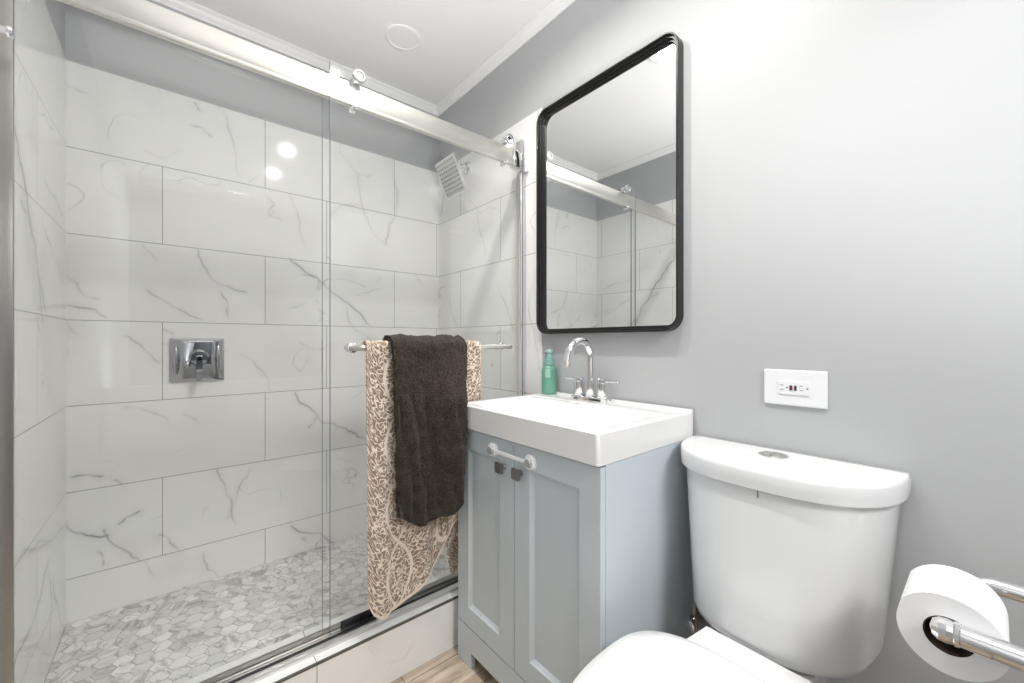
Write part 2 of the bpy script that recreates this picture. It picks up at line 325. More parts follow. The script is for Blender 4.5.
# ------------------------------------------------------------------ the room
YS, YCF, YCB, ZCT, ZSF = 1.235, 1.235, 1.400, -0.915, -1.002    # tile edge, curb front/back, curb top, shower floor
YD, XD = -0.30, 0.45                                             # wall behind the camera and its doorway
TW = 0.006
def tile_grid(name, axis, const, u0, u1, v0, v1, veins, m, parent, thick, step=0.003):
    """a tiled wall slab whose front face is a fine grid carrying the marble veins"""
    nu, nv = int((u1-u0)/step)+1, int((v1-v0)/step)+1
    U = np.linspace(u0, u1, nu); V = np.linspace(v0, v1, nv); UU, VV = np.meshgrid(U, V, indexing='ij')
    val = np.zeros_like(UU)
    for wt, pts in veins:
        pl = [np.array(p) for p in pts]
        for lev in range(4):                            # break the line up a little
            q = []
            for a, b in zip(pl, pl[1:]):
                L = np.hypot(*(b-a)); q += [a, (a+b)/2 + rng.normal(0, 0.07, 2)*L]
            pl = q + [pl[-1]]
        nseg = len(pl)-1
        for i, (a, b) in enumerate(zip(pl, pl[1:])):
            t_ = i/nseg; wl = wt*(0.72+0.28*math.sin(3.0+9*t_+wt*20))*min(1, 6*(1-t_)+0.3)
            lo, hi = np.minimum(a, b)-0.035, np.maximum(a, b)+0.035
            i0, i1 = np.searchsorted(U, lo[0]), np.searchsorted(U, hi[0]); j0, j1 = np.searchsorted(V, lo[1]), np.searchsorted(V, hi[1])
            if i1 <= i0 or j1 <= j0: continue
            pu, pv = UU[i0:i1, j0:j1]-a[0], VV[i0:i1, j0:j1]-a[1]; d = b-a; LL = max(d@d, 1e-9)
            s = np.clip((pu*d[0]+pv*d[1])/LL, 0, 1); dist = np.hypot(pu-s*d[0], pv-s*d[1])
            val[i0:i1, j0:j1] = np.maximum(val[i0:i1, j0:j1], wl*(0.95*np.exp(-(dist/0.0026)**2)+0.18*np.exp(-(dist/0.016)**2)))
    n = nu*nv; co = np.zeros((n+4, 3)); a, b = UU.ravel(), VV.ravel()
    if axis == 0: co[:n, 0] = const; co[:n, 1] = a; co[:n, 2] = b
    else: co[:n, 0] = a; co[:n, 1] = const; co[:n, 2] = b
    s = 1 if thick > 0 else -1
    for k, (i, j) in enumerate(((0, 0), (nu-1, 0), (nu-1, nv-1), (0, nv-1))):
        co[n+k] = co[i*nv+j]; co[n+k, axis] += thick
    I, J = np.meshgrid(np.arange(nu-1), np.arange(nv-1), indexing='ij'); k0 = (I*nv+J).ravel()
    F = np.stack([k0, k0+nv, k0+nv+1, k0+1], 1).tolist()
    e = [[i*nv for i in range(nu)], [(nu-1)*nv+j for j in range(nv)], [i*nv+nv-1 for i in range(nu-1, -1, -1)], [j for j in range(nv-1, -1, -1)]]
    for k in range(4): F.append(e[k][::-1] + [n+k, n+(k+1) % 4])
    F.append([n, n+3, n+2, n+1])
    co -= np.array(parent['_base']); me = bpy.data.meshes.new(name); me.from_pydata(co.tolist(), [], F); me.update()
    at = me.attributes.new('vein', 'FLOAT', 'POINT'); vv = np.zeros(n+4, dtype=np.float32); vv[:n] = np.clip(val, 0, 1).ravel(); at.data.foreach_set('value', vv)
    me.materials.append(M[m]); bmx = bmesh.new(); bmx.from_mesh(me); bmesh.ops.recalc_face_normals(bmx, faces=bmx.faces); bmx.to_mesh(me); bmx.free()
    o = bpy.data.objects.new(name, me); C.objects.link(o); o.parent = parent['_obj']; BASE[o.name] = parent['_base']
    return o
T_ = 0.10
wb = struct('wall_back', box(BM(), XL-T_, XR+T_, YB+TW, YB+T_, ZF-0.05, ZC+0.05), 'paint', smooth=False)
wr = struct('wall_right', box(BM(), XR, XR+T_, -2.2, YB+TW, ZF-0.05, ZC+0.05), 'paint', smooth=False)
wl = struct('wall_left', box(BM(), XL-T_, XL, -2.2, YB+TW, ZF-0.05, ZC+0.05), 'paint', smooth=False)
tile_grid('wall_tiles', 1, YB, XL, XR, ZSF, 1.002, BACK, 'tile_back', par(wb), TW)
tile_grid('wall_tiles', 0, XR-0.004, YS, YB, ZSF, 1.002, RIGHT, 'tile_right', par(wr), 0.004)
tile_grid('wall_tiles', 0, XL+0.004, YS, YB, ZSF, 1.002, LEFT, 'tile_left', par(wl), -0.004)
YF = -2.10
struct('wall_front', box(BM(), XL-T_, XR+T_, YF-T_, YF, ZF-0.05, ZC+0.05), 'hall', smooth=False)
struct('lamp_baffle', box(BM(), XL+0.0005, XR-0.0005, YD-T_, YD, 0.95, ZC-0.0005), 'paint', smooth=False)  # unseen baffle, added to keep the rear lamp's reflection off the tiles
struct('wall_low', box(BM(), XL+0.0005, XR-0.0005, YD-T_, YD, ZF, -0.25), 'paint', smooth=False)      # wall carrying the paper holder; kept low and widened to screen the uplight
struct('ceiling', box(BM(), XL-T_, XR+T_, -2.2, YB+T_, ZC, ZC+0.08), 'ceil', smooth=False)
struct('floor', box(BM(), XL-T_, XR+T_, -2.2, YCF+0.02, ZF-0.06, ZF), 'wood', smooth=False)
# crown moulding: one profile (depth from the wall, height) swept round the room
prof = [(0, ZC-0.040), (0.006, ZC-0.040), (0.008, ZC-0.034), (0.015, ZC-0.028), (0.024, ZC-0.014), (0.032, ZC-0.009), (0.036, ZC-0.006), (0.036, ZC-0.0005), (0, ZC-0.0005)]
b = BM(); rings(b, [[(XL+d, YB+TW-d, z) for d, z in prof], [(XR-d, YB+TW-d, z) for d, z in prof], [(XR-d, YD+d, z) for d, z in prof], [(XL+d, YD+d, z) for d, z in prof], [(XL+d, YB+TW-d, z) for d, z in prof]], cap=False)
struct('trim_2', b, 'trim', sharp=25)
# curb of the shower
curb = struct('shower_curb', box(BM(), XL+0.004, XR-0.004, YCF, YCB, ZF, ZCT, 0.0015, 1), 'tile_curb', smooth=False)
b = BM(); box(b, XL+0.004, XR-0.004, YCF-0.0012, YCF+0.004, ZCT-0.006, ZCT+0.0012)
struct('edge_strip', b, 'edge', par(curb), smooth=False)
# shower floor: hexagon mosaic on a grout bed
b = BM(); box(b, XL+0.004, XR-0.004, YCB, YB, ZSF-0.05, ZSF-0.0015)
sf = struct('shower_floor', b, 'grout', smooth=False)
R = 0.0295; me_b = BM(); lay = me_b.loops.layers.float_color.new('tone')
i = 0; x = XL
while x < XR + R:
    y = YCB + (R*math.sqrt(3)/2 if i % 2 else 0)
    while y < YB + R:
        r_ = R - 0.0011; pts = [(x+r_*math.cos(PI/3*k), y+r_*math.sin(PI/3*k)) for k in range(6)]
        pts = [(min(max(px, XL+0.005), XR-0.005), min(max(py, YCB+0.001), YB-0.001)) for px, py in pts]
        ar = abs(sum(pts[k][0]*pts[(k+1) % 6][1]-pts[(k+1) % 6][0]*pts[k][1] for k in range(6)))/2
        if ar > 2e-4:
            f = me_b.faces.new([me_b.verts.new((px, py, ZSF)) for px, py in pts])
            # the first rows by the wall are paler, drifts of darker stone run across the middle
            drift = 0.5+0.5*math.sin(x*7+1.0)*math.cos(y*9+x*4)
            tone = (random.random(), random.random(), min(1, max(0, random.gauss(0.45*drift+0.18, 0.22))), 1)
            for l in f.loops: l[lay] = tone
        y += R*math.sqrt(3)
    x += R*1.5; i += 1
struct('hexagon_mosaic', me_b, 'hex', par(sf), smooth=False)

# ------------------------------------------------------------------ ceiling fittings
for (x, y), lb in zip(DOWNLIGHTS, ('white recessed downlight in the ceiling above the vanity', 'white recessed downlight in the ceiling in front of the toilet')):
    t = thing('recessed_light', lb, 'ceiling light', (x, y, ZC-0.008), 'ceiling lights')
    b = BM(); turned(b, (x, y, ZC), (0, 0, -1), [(0, 0.078), (0.004, 0.078), (0.008, 0.070), (0.008, 0.062), (0.002, 0.060), (0, 0.060)], 40); link('trim_ring', b, 'trim', t)
    b = BM(); turned(b, (x, y, ZC-0.0005), (0, 0, -1), [(0, 0.060), (0.002, 0.060)], 40); link('lens', b, 'lens', t)
t = thing('recessed_light', 'unlit flat white round light in the ceiling above the shower', 'ceiling light', (0.797, 1.717, ZC-0.008), 'ceiling lights')
b = BM(); turned(b, (0.797, 1.717, ZC), (0, 0, -1), [(0, 0.080), (0.003, 0.080), (0.006, 0.074), (0.006, 0.066), (0.003, 0.062), (0.001, 0.062)], 48); link('trim_ring', b, 'ceil', t)
b = BM(); turned(b, (0.797, 1.717, ZC-0.0005), (0, 0, -1), [(0, 0.062), (0.0025, 0.062), (0.003, 0.05)], 48); link('lens', b, 'ceil', t)

# ------------------------------------------------------------------ shower enclosure
RZ0, RZ1 = 0.762, 0.834
rail = thing('shower_door_rail', 'wide polished metal header rail running across the top of the shower opening', 'rail', (0.45, 1.338, RZ0))
link('rail_bar', box(BM(), XL+0.004, 1.150, 1.330, 1.345, RZ0, RZ1, 0.0012), 'nickel', rail)
b = BM(); box(b, XL+0.004, 1.150, 1.3275, 1.3302, RZ0, RZ0+0.011, 0.0008); link('rail_lip', b, 'nickel', rail)
b = BM(); box(b, 1.128, XR-0.004, 1.322, 1.354, RZ0-0.006, RZ1-0.010, 0.002); box(b, 1.165, XR-0.004, 1.316, 1.362, RZ0-0.012, RZ1+0.05, 0.002); link('end_bracket', b, 'chrome', rail)
b = BM(); box(b, XL+0.004, XL+0.05, 1.322, 1.354, RZ0-0.006, RZ1+0.006, 0.002); link('end_bracket', b, 'chrome', rail)
def glass_panel(par_, x0, x1, y0, y1, z0, z1):
    g = link('glass_pane', box(BM(), x0, x1, y0, y1, z0, z1), 'glass', par_, smooth=False)
    return g
fx = thing('fixed_glass_panel', 'clear fixed glass panel on the left half of the shower opening', 'glass panel', (0.05, 1.354, ZCT+0.004))
glass_panel(fx, XL+0.012, 0.358, 1.350, 1.358, ZCT+0.010, 0.80)
b = BM(); box(b, 0.3582, 0.3591, 1.350, 1.358, ZCT+0.010, 0.80); link('polished_edge', b, 'gedge', fx, smooth=False)
sd = thing('sliding_glass_door', 'clear sliding glass door hung from rollers, pulled to the right of the shower', 'glass door', (0.77, 1.318, ZCT+0.006))
SX0, SX1, SZ1 = 0.372, 1.166, 0.874
glass_panel(sd, SX0, SX1, 1.314, 1.322, ZCT+0.008, SZ1)
b = BM(); box(b, SX0-0.0011, SX0-0.0002, 1.314, 1.322, ZCT+0.008, SZ1); link('polished_edge', b, 'gedge', sd, smooth=False)
b = BM(); box(b, SX1+0.0002, SX1+0.0010, 1.314, 1.322, ZCT+0.008, SZ1); link('edge_seal', b, 'gedge', sd, smooth=False)
for x in (0.458, 1.082):
    b = BM(); turned(b, (x, 1.3136, 0.852), (0, -1, 0), [(0, 0.021), (0.010, 0.021), (0.013, 0.019), (0.0135, 0.012), (0.011, 0.010), (0.011, 0.001)], 32)
    turned(b, (x, 1.3224, 0.852), (0, 1, 0), [(0, 0.014), (0.007, 0.014), (0.007, 0.0165), (0.020, 0.0165), (0.022, 0.015)], 32)
    link('roller', b, 'chrome', sd)
    b = BM(); turned(b, (x-0.012, 1.3136, RZ0-0.010), (0, -1, 0), [(0, 0.0085), (0.004, 0.0085), (0.005, 0.006)], 24)
    turned(b, (x-0.012, 1.3224, RZ0-0.010), (0, 1, 0), [(0, 0.008), (0.018, 0.008), (0.018, 0.0095), (0.022, 0.0095)], 24)
    link('anti_jump_stop', b, 'chrome', sd)
# outer towel bar with its two through-glass posts
BY, BZ, BR = 1.240, -0.020, 0.0095
bar = BM()
pts = [(0.436, 1.3136, BZ), (0.436, 1.29, BZ), (0.436, 1.262, BZ), (0.4385, 1.250, BZ), (0.445, 1.2425, BZ), (0.458, BY, BZ)] + [(0.50+0.1*k, BY, BZ) for k in range(5)] + [(0.99, BY, BZ), (1.020, BY, BZ), (1.033, 1.2425, BZ), (1.0395, 1.250, BZ), (1.042, 1.262, BZ), (1.042, 1.29, BZ), (1.042, 1.3136, BZ)]
tube(bar, smooth_path(pts, 4), BR, 20); link('towel_bar', bar, 'nickel', sd)
for x in (0.436, 1.042):
    b = BM(); turned(b, (x, 1.3136, BZ), (0, -1, 0), [(0, 0.0165), (0.006, 0.0165), (0.008, 0.014), (0.009, 0.010)], 28); link('bar_flange', b, 'chrome', sd)
    b = BM(); turned(b, (x, 1.3224, BZ), (0, 1, 0), [(0, 0.013), (0.008, 0.011), (0.012, 0.013), (0.020, 0.0155), (0.027, 0.0145), (0.029, 0.010)], 28); link('inner_knob', b, 'chrome', sd)
# wall jambs
for nm, x0, x1, lb in (('wall_jamb', XR-0.034, XR-0.0045, 'slim polished metal channel up the vanity side wall, closing the shower opening'), ('wall_jamb', XL+0.0045, XL+0.034, 'slim polished metal channel up the left wall of the shower')):
    right = x1 > 1; yy0, yy1 = (1.340, 1.372) if right else (1.334, 1.366)
    t = thing(nm, lb, 'jamb', ((x0+x1)/2, (yy0+yy1)/2, ZCT+0.0012))
    b = BM(); box(b, x0, x1, yy0, yy0+0.010, ZCT+0.0012, RZ0-0.014, 0.0015); link('front_channel', b, 'chrome' if right else 'jamb', t)
    b = BM(); box(b, x0+(0.004 if right else 0), x1-(0 if right else 0.004), yy0+0.0125, yy1, ZCT+0.0012, RZ0-0.014, 0.0015); link('rear_channel', b, 'nickel' if right else 'jamb', t)
# bottom guide track
tr = thing('guide_track', 'low aluminium guide track with a dark slot along the top of the shower curb', 'track', (0.45, 1.32, ZCT+0.0003))
link('track_base', box(BM(), XL+0.03, XR-0.036, 1.270, 1.366, ZCT+0.0003, ZCT+0.0030), 'alu', tr, smooth=False)
link('slot_lining', box(BM(), XL+0.03, XR-0.036, 1.2935, 1.3130, ZCT+0.0032, ZCT+0.0050), 'dark', tr, smooth=False)
link('front_lip', box(BM(), XL+0.03, XR-0.036, 1.270, 1.2930, ZCT+0.0030, ZCT+0.010, 0.001), 'alu', tr)
link('rear_lip', box(BM(), XL+0.03, XR-0.036, 1.3255, 1.3485, ZCT+0.0030, ZCT+0.014, 0.001), 'jamb', tr)
b = BM(); box(b, 0.405, 0.58, 1.3235, 1.3252, ZCT+0.0030, ZCT+0.030); link('guide_block', b, 'dark', tr, smooth=False)
# stub hook on the left wall
t = thing('robe_hook', 'short chrome peg with a round end on the wall left of the shower', 'hook', (-0.27, 1.278, 0.61))
b = BM(); turned(b, (XL+0.0005, 1.278, 0.625), (1, 0, 0), [(0, 0.016), (0.004, 0.016), (0.005, 0.009), (0.038, 0.008)], 24); link('peg', b, 'chrome', t)
b = BM(); turned(b, (XL+0.036, 1.278, 0.625), (1, 0, 0), [(0, 0.007), (0.002, 0.0115), (0.006, 0.0125), (0.009, 0.010), (0.0095, 0.004)], 24); link('end_cap', b, 'chrome', t)

# ------------------------------------------------------------------ shower head and valve
HX, HY, HZ = 1.094, 1.800, 0.848
t = thing('rain_shower', 'square chrome rain shower head tilted forward on a short arm', 'shower head', (HX, HY, HZ-0.08))
nrm = Vector((-0.905, 0, -0.425)).normalized(); e1 = Vector((0, 1, 0)); e2 = nrm.cross(e1).normalized(); c0 = Vector((HX, HY, HZ))
def hp(a, b_, d): return c0 + e1*a + e2*b_ + nrm*d
b = BM(); hw = 0.092
rings(b, [[hp(x, y, d) for x, y in rrect(0, 0, hw-i_, hw-i_, 0.006)] for i_, d in ((0.010, -0.016), (0.002, -0.012), (0, -0.010), (0, -0.002), (0.002, 0))]); link('head_body', b, 'chrome', t)
b = BM(); rings(b, [[hp(x, y, d) for x, y in rrect(0, 0, hw-0.006, hw-0.006, 0.004)] for d in (0.0002, 0.0012)]); fc = link('spray_face', b, 'headface', t)
b = BM()
for i in range(8):
    for j in range(8):
        p = hp((i-3.5)*0.0205, (j-3.5)*0.0205, 0.0012); turned(b, p, nrm, [(0, 0.0040), (0.0025, 0.0032)], 8)
link('nozzles', b, 'nozzle', {'_obj': fc, '_base': t['_base']})
b = BM(); tube(b, smooth_path([(XR-0.0045, 1.803, 0.928), (1.170, 1.803, 0.926), (1.145, 1.802, 0.908), (1.122, 1.801, 0.880), tuple(c0-nrm*0.040)], 6), 0.0105, 18); link('arm', b, 'chrome', t)
b = BM(); turned(b, tuple(c0-nrm*0.016), tuple(-nrm), [(0, 0.022), (0.008, 0.020), (0.014, 0.014), (0.026, 0.0135), (0.030, 0.012)], 28); link('ball_joint', b, 'chrome', t)
b = BM(); turned(b, (XR-0.0045, 1.803, 0.928), (-1, 0, 0), [(0, 0.030), (0.003, 0.030), (0.008, 0.024), (0.011, 0.013)], 32); link('wall_flange', b, 'chrome', t)

vx, vz = 0.077, -0.075
t = thing('shower_valve', 'square polished chrome shower valve with a lever on the marble back wall', 'valve', (vx, YB-0.03, vz-0.089))
def vr(hw_, hh_, r_, y): return [(vx+px, y, vz+pz) for px, pz in rrect(0, 0, hw_, hh_, r_)]
b = BM(); rings(b, [vr(0.089, 0.089, 0.006, YB-0.0003), vr(0.089, 0.089, 0.006, YB-0.006), vr(0.087, 0.087, 0.006, YB-0.008), vr(0.060, 0.082, 0.008, YB-0.0095), vr(0.052, 0.078, 0.010, YB-0.0175), vr(0.049, 0.074, 0.010, YB-0.0185)]); link('escutcheon', b, 'vchrome', t, sharp=50)
for s in (-1, 1):
    b = BM(); rs = []
    for k in range(17):
        q = -1+2*k/16; r_ = 0.0095*math.sqrt(max(0, 1-q*q))+0.0004; cz = vz+0.060*q; rs.append([(vx+s*0.069+r_*math.cos(2*PI*j/20), YB-0.009+1.2*r_*math.sin(2*PI*j/20)*0.9, cz) for j in range(20)])
    rings(b, rs); link('side_bead', b, 'vchrome', t)
b = BM(); turned(b, (vx+0.004, YB-0.018, vz+0.008), (0, -1, 0), [(0, 0.034), (0.004, 0.034), (0.010, 0.031), (0.032, 0.029), (0.036, 0.027), (0.037, 0.001)], 40); link('cartridge_cap', b, 'vchrome', t)
b = BM(); prism(b, rrect(vx+0.004, vz-0.035, 0.0105, 0.048, 0.006), 1, YB-0.0565, YB-0.044); box(b, vx-0.006, vx+0.014, YB-0.0565, YB-0.030, vz-0.005, vz+0.020, 0.003); link('lever', b, 'vchrome', t)
b = BM(); turned(b, (vx-0.034, YB-0.018, vz-0.019), (0, -1, 0), [(0, 0.012), (0.008, 0.012), (0.014, 0.010), (0.017, 0.004)], 24); link('diverter_button', b, 'vchrome', t)

# ------------------------------------------------------------------ towels over the bar
def towel(name, label, m, xl, xr, yf, zb_front, yb, zb_back, top_r, thick, nx, nz, xlb=None, sub=0):
    """cloth hung over the bar: columns across, rows from the front hem over the bar to the back hem"""
    bm = BM(); uv = bm.loops.layers.uv.new('UVMap'); grid = []; uvs = []
    nt_ = 14; xlb = xlb or xl
    for i in range(nx+1):
        s = i/nx; col = []; cu = []
        zf = zb_front(s); zk = zb_back(s); L = 0
        for k in range(nz+1):
            z = zf + (BZ-zf)*k/nz; col.append(Vector((xl(z)+(xr(z)-xl(z))*s, yf(s, z), z)))
        y0, y1 = yf(s, BZ), yb(s, BZ)
        for k in range(1, nt_):
            a = PI*k/nt_; col.append(Vector((xl(BZ)+(xr(BZ)-xl(BZ))*s, (y0+y1)/2-(y1-y0)/2*math.cos(a), BZ+top_r(s)*math.sin(a))))
        for k in range(nz+1):
            z = BZ + (zk-BZ)*k/nz; x_l = xlb(z); col.append(Vector((x_l+(xr(BZ)-x_l)*s, yb(s, z), z)))
        base = -(BZ-zf)
        for p in col: cu.append((p.x, 0))
        d = 0; ds = [0]
        for a_, b_ in zip(col, col[1:]): d += (b_-a_).length; ds.append(d)
        cu = [(xl(BZ)+(xr(BZ)-xl(BZ))*s + (p.x-(xl(p.z)+(xr(p.z)-xl(p.z))*s)), ds[k]) for k, p in enumerate(col)]
        grid.append([bm.verts.new(p) for p in col]); uvs.append(cu)
    for i in range(nx):
        for k in range(len(grid[0])-1):
            f = bm.faces.new((grid[i][k], grid[i+1][k], grid[i+1][k+1], grid[i][k+1]))
            for l, (a_, b_) in zip(f.loops, ((i, k), (i+1, k), (i+1, k+1), (i, k+1))): l[uv].uv = uvs[a_][b_]
    o = link(name, bm, m, None, sharp=180); so = o.modifiers.new('thickness', 'SOLIDIFY'); so.thickness = thick; so.offset = 0
    bv = o.modifiers.new('soft_edge', 'BEVEL'); bv.width = thick*0.35; bv.segments = 2; bv.limit_method = 'ANGLE'; bv.angle_limit = math.radians(50)
    if sub: sb = o.modifiers.new('smooth', 'SUBSURF'); sb.levels = sb.render_levels = sub
    tag(o, label, 'towel'); return o
def lerp_pts(pts, s):
    xs = [p[0] for p in pts]; ys = [p[1] for p in pts]; return float(np.interp(s, xs, ys))
def sstep(a, b_, x): t_ = min(1, max(0, (x-a)/(b_-a))); return t_*t_*(3-2*t_)
# patterned towel
ZBL = [(0, -0.790), (0.03, -0.825), (0.087, -0.850), (0.2, -0.853), (0.336, -0.832), (0.49, -0.795), (0.624, -0.715), (0.727, -0.642), (0.86, -0.60), (1, -0.585)]
def lf_y(s, z):
    d = max(0, BZ-z); g = sstep(0.02, 0.45, d)
    y = 1.2235 - 0.004*g
    y -= g*0.012*math.cos(2*PI*(s-0.08)/0.36)*(1 if s < 0.6 else 0.5)
    y += g*0.010*math.exp(-((s-0.185)/0.03)**2)
    y -= sstep(0.4, 0.8, d)*0.010*math.sin(6*s+1)
    return min(y, 1.2245)
towel('bath_towel', 'beige and brown damask patterned towel hanging over the shower door bar', 'damask',
      lambda z: 0.449+0.0*z, lambda z: 0.874, lf_y, lambda s: lerp_pts(ZBL, s),
      lambda s, z: 1.2585+0.004*math.sin(9*s)*min(1, (BZ-z)*4), lambda s: -0.845+0.03*s, lambda s: 0.0185, 0.009, 90, 70, xlb=lambda z: lerp_pts([(-0.86, 0.775), (-0.60, 0.72), (-0.30, 0.60), (-0.05, 0.475), (-0.02, 0.452)], z))
# dark towel laid over it
def dk_xr(z):
    return lerp_pts([(-0.60, 0.722), (-0.50, 0.728), (-0.35, 0.734), (-0.20, 0.7385), (-0.14, 0.752), (-0.08, 0.772), (-0.02, 0.786), (0.03, 0.788)], z)
def dk_xl(z): return lerp_pts([(-0.62, 0.535), (-0.30, 0.529), (-0.02, 0.520), (0.03, 0.522)], z)
def dk_yr(z): return lerp_pts([(-0.60, 1.128), (-0.50, 1.126), (-0.35, 1.118), (-0.20, 1.118), (-0.14, 1.140), (-0.08, 1.168), (-0.02, 1.190)], z)
def dk_y(s, z):
    d = max(0, BZ-z); yl = 1.195-0.010*sstep(0, 0.3, d)
    y = yl - 0.003 + (dk_yr(z)-yl)*sstep(0.25, 1.0, s)
    g = sstep(0.03, 0.25, d)
    y -= g*(0.006*math.sin(11*s+5*z+0.6) + 0.005*math.sin(17*s-13*z) + 0.0035*math.sin(31*s+21*z+1.0))
    y += g*0.008*math.exp(-((s-0.55-0.5*(z+0.35))/0.05)**2)
    return y
ZBD = [(0, -0.545), (0.10, -0.556), (0.22, -0.572), (0.30, -0.583), (0.42, -0.585), (0.60, -0.575), (0.80, -0.560), (0.95, -0.548), (1, -0.53)]
dk = towel('hand_towel', 'thick dark brown terry towel draped over the patterned towel', 'terry', dk_xl, dk_xr, dk_y, lambda s: lerp_pts(ZBD, s),
      lambda s, z: 1.2825+0.003*math.sin(8*s+4*z)*min(1, (BZ-z)*4), lambda s: -0.36, lambda s: 0.033, 0.016, 80, 70, xlb=lambda z: dk_xl(z)+0.03)
tx = bpy.data.textures.new('terry_lumps', 'CLOUDS'); tx.noise_scale = 0.012; tx.noise_depth = 2
ds = dk.modifiers.new('lumps', 'DISPLACE'); ds.texture = tx; ds.strength = 0.006; ds.mid_level = 0.5
tx2 = bpy.data.textures.new('terry_creases', 'CLOUDS'); tx2.noise_scale = 0.055; tx2.noise_depth = 1
d2 = dk.modifiers.new('creases', 'DISPLACE'); d2.texture = tx2; d2.strength = 0.012; d2.mid_level = 0.5

# ------------------------------------------------------------------ vanity
CX0, CY0, CY1, CZ1 = 0.776, 0.582, 1.196, -0.290    # carcass front, right side, left side, top
VC = 0.889
v = thing('vanity_cabinet', 'grey two-door vanity cabinet under the white basin', 'cabinet', (0.98, VC, ZF))
b = BM()
box(b, CX0, XR-0.006, CY0, CY0+0.016, ZF+0.001, CZ1); box(b, CX0, XR-0.006, CY1-0.016, CY1, ZF+0.001, CZ1)
box(b, CX0, XR-0.006, CY0+0.016, CY1-0.016, -0.975, -0.960); box(b, XR-0.014, XR-0.006, CY0+0.016, CY1-0.016, -0.960, CZ1); box(b, CX0, CX0+0.08, CY0+0.016, CY1-0.016, CZ1-0.015, CZ1)
link('carcass', b, 'vanity', v, smooth=False)
out = [(CY0, ZF+0.001), (0.663, ZF+0.001), (0.663, -1.037), (1.115, -1.037), (1.115, ZF+0.001), (CY1, ZF+0.001), (CY1, -0.960), (CY0, -0.960)]
b = BM(); prism(b, out, 0, 0.758, CX0-0.0002); link('plinth', b, 'vanity', v, smooth=False)
def shaker(y0, y1, z0, z1):
    """door with a bevelled recessed panel; outer face at x = 0.758"""
    bm = BM(); xf = 0.758; xb = CX0-0.0006
    def R(i, x): return [(x, y0+i, z0+i), (x, y1-i, z0+i), (x, y1-i, z1-i), (x, y0+i, z1-i)]
    fr = 0.065
    rings(bm, [R(0, xb), R(0, xf+0.0015), R(0.0015, xf), R(fr, xf), R(fr+0.004, xf+0.0035), R(fr+0.013, xf+0.0085)]); return bm
ym = 0.894
for y0, y1, ky in ((CY0+0.001, ym-0.0015, 0.862), (ym+0.0015, CY1-0.001, 0.938)):
    d = link('door', shaker(y0, y1, -0.957, CZ1-0.004), 'vanity', v, smooth=False)
    kb = BM(); kz = -0.374; turned(kb, (0.7578, ky, kz), (-1, 0, 0), [(0, 0.0085), (0.003, 0.0065), (0.012, 0.006), (0.014, 0.0075)], 20)
    rings(kb, [[(x, ky+p, kz+q) for p, q in rrect(0, 0, h_, h_, 0.003, 3)] for h_, x in ((0.010, 0.7445), (0.0145, 0.7425), (0.0155, 0.738), (0.0155, 0.733), (0.014, 0.7315))])
    link('knob', kb, 'knob', {'_obj': d, '_base': v['_base']})
# clear child lock strapped across both doors
t = thing('cabinet_lock_strap', 'clear white plastic child lock strap across the tops of the two cabinet doors', 'child lock', (0.753, 0.903, -0.345))
zs = -0.333
for yy in (0.988, 0.818):
    b = BM(); prism(b, rrect(yy, zs, 0.019, 0.021, 0.013), 0, 0.7576, 0.7520); prism(b, rrect(yy, zs, 0.0165, 0.0185, 0.012), 0, 0.7518, 0.7465); link('pad', b, 'strap', t)
    b = BM(); turned(b, (0.7463, yy, zs), (-1, 0, 0), [(0, 0.0125), (0.004, 0.0125), (0.0065, 0.011), (0.007, 0.004)], 24); link('button', b, 'strapgrey', t)
b = BM(); n = 26; top = []; bot = []
for k in range(n+1):
    yy = 0.834+(0.972-0.834)*k/n; x = 0.7490-0.001*math.sin(PI*k/n); w_ = 0.0042 + (0.0016 if k % 2 else 0)
    top.append([(x, yy, zs-w_), (x-0.0018, yy, zs-w_), (x-0.0018, yy, zs+w_), (x, yy, zs+w_)])
rings(b, top); link('strap', b, 'strap', t, smooth=False)

# basin slab with a soft rectangular bowl
BX0, BX1, BY0, BY1, BZ0, BZ1 = 0.746, XR-0.008, 0.580, 1.190, -0.288, -0.2116
def basin_z(x, y):
    def e(a, b_, q, w_): return sstep(a, a+w_, q)*sstep(b_, b_-w_, q) if False else sstep(0, 1, (q-a)/w_)*sstep(0, 1, (b_-q)/w_)
    f = e(BX0+0.028, BX1-0.125, x, 0.075)*e(BY0+0.035, BY1-0.035, y, 0.10)
    step = e(BX0+0.018, BX1-0.105, x, 0.010)*e(BY0+0.022, BY1-0.022, y, 0.010)
    lip = sstep(BX1-0.016, BX1-0.012, x)*0.007
    return BZ1 - 0.055*f - 0.003*step + lip
bas = thing('washbasin', 'white rectangular integrated washbasin top on the grey vanity', 'basin', ((BX0+BX1)/2, (BY0+BY1)/2, BZ0))
bm = BM(); nx, ny = 110, 130; r_ = 0.005
def edge_fix(x, y):      # rounds the plan corners
    cr = 0.010
    cx_ = min(max(x, BX0+cr), BX1-0.001); cy_ = min(max(y, BY0+cr), BY1-cr); dx, dy = x-cx_, y-cy_; L = math.hypot(dx, dy)
    if L > cr and dx < 0: return cx_+dx/L*cr, cy_+dy/L*cr
    return x, y
Vt = []
for i in range(nx+1):
    row = []
    for j in range(ny+1):
        x = BX0+(BX1-BX0)*i/nx; y = BY0+(BY1-BY0)*j/ny; z = basin_z(x, y)
        m_ = min(x-BX0, y-BY0, BY1-y)
        if m_ < 0.004: z -= 0.0030*(1-m_/0.004)**2
        x, y = edge_fix(x, y); row.append(bm.verts.new((x, y, z)))
    Vt.append(row)
for i in range(nx):
    for j in range(ny): bm.faces.new((Vt[i][j], Vt[i+1][j], Vt[i+1][j+1], Vt[i][j+1]))
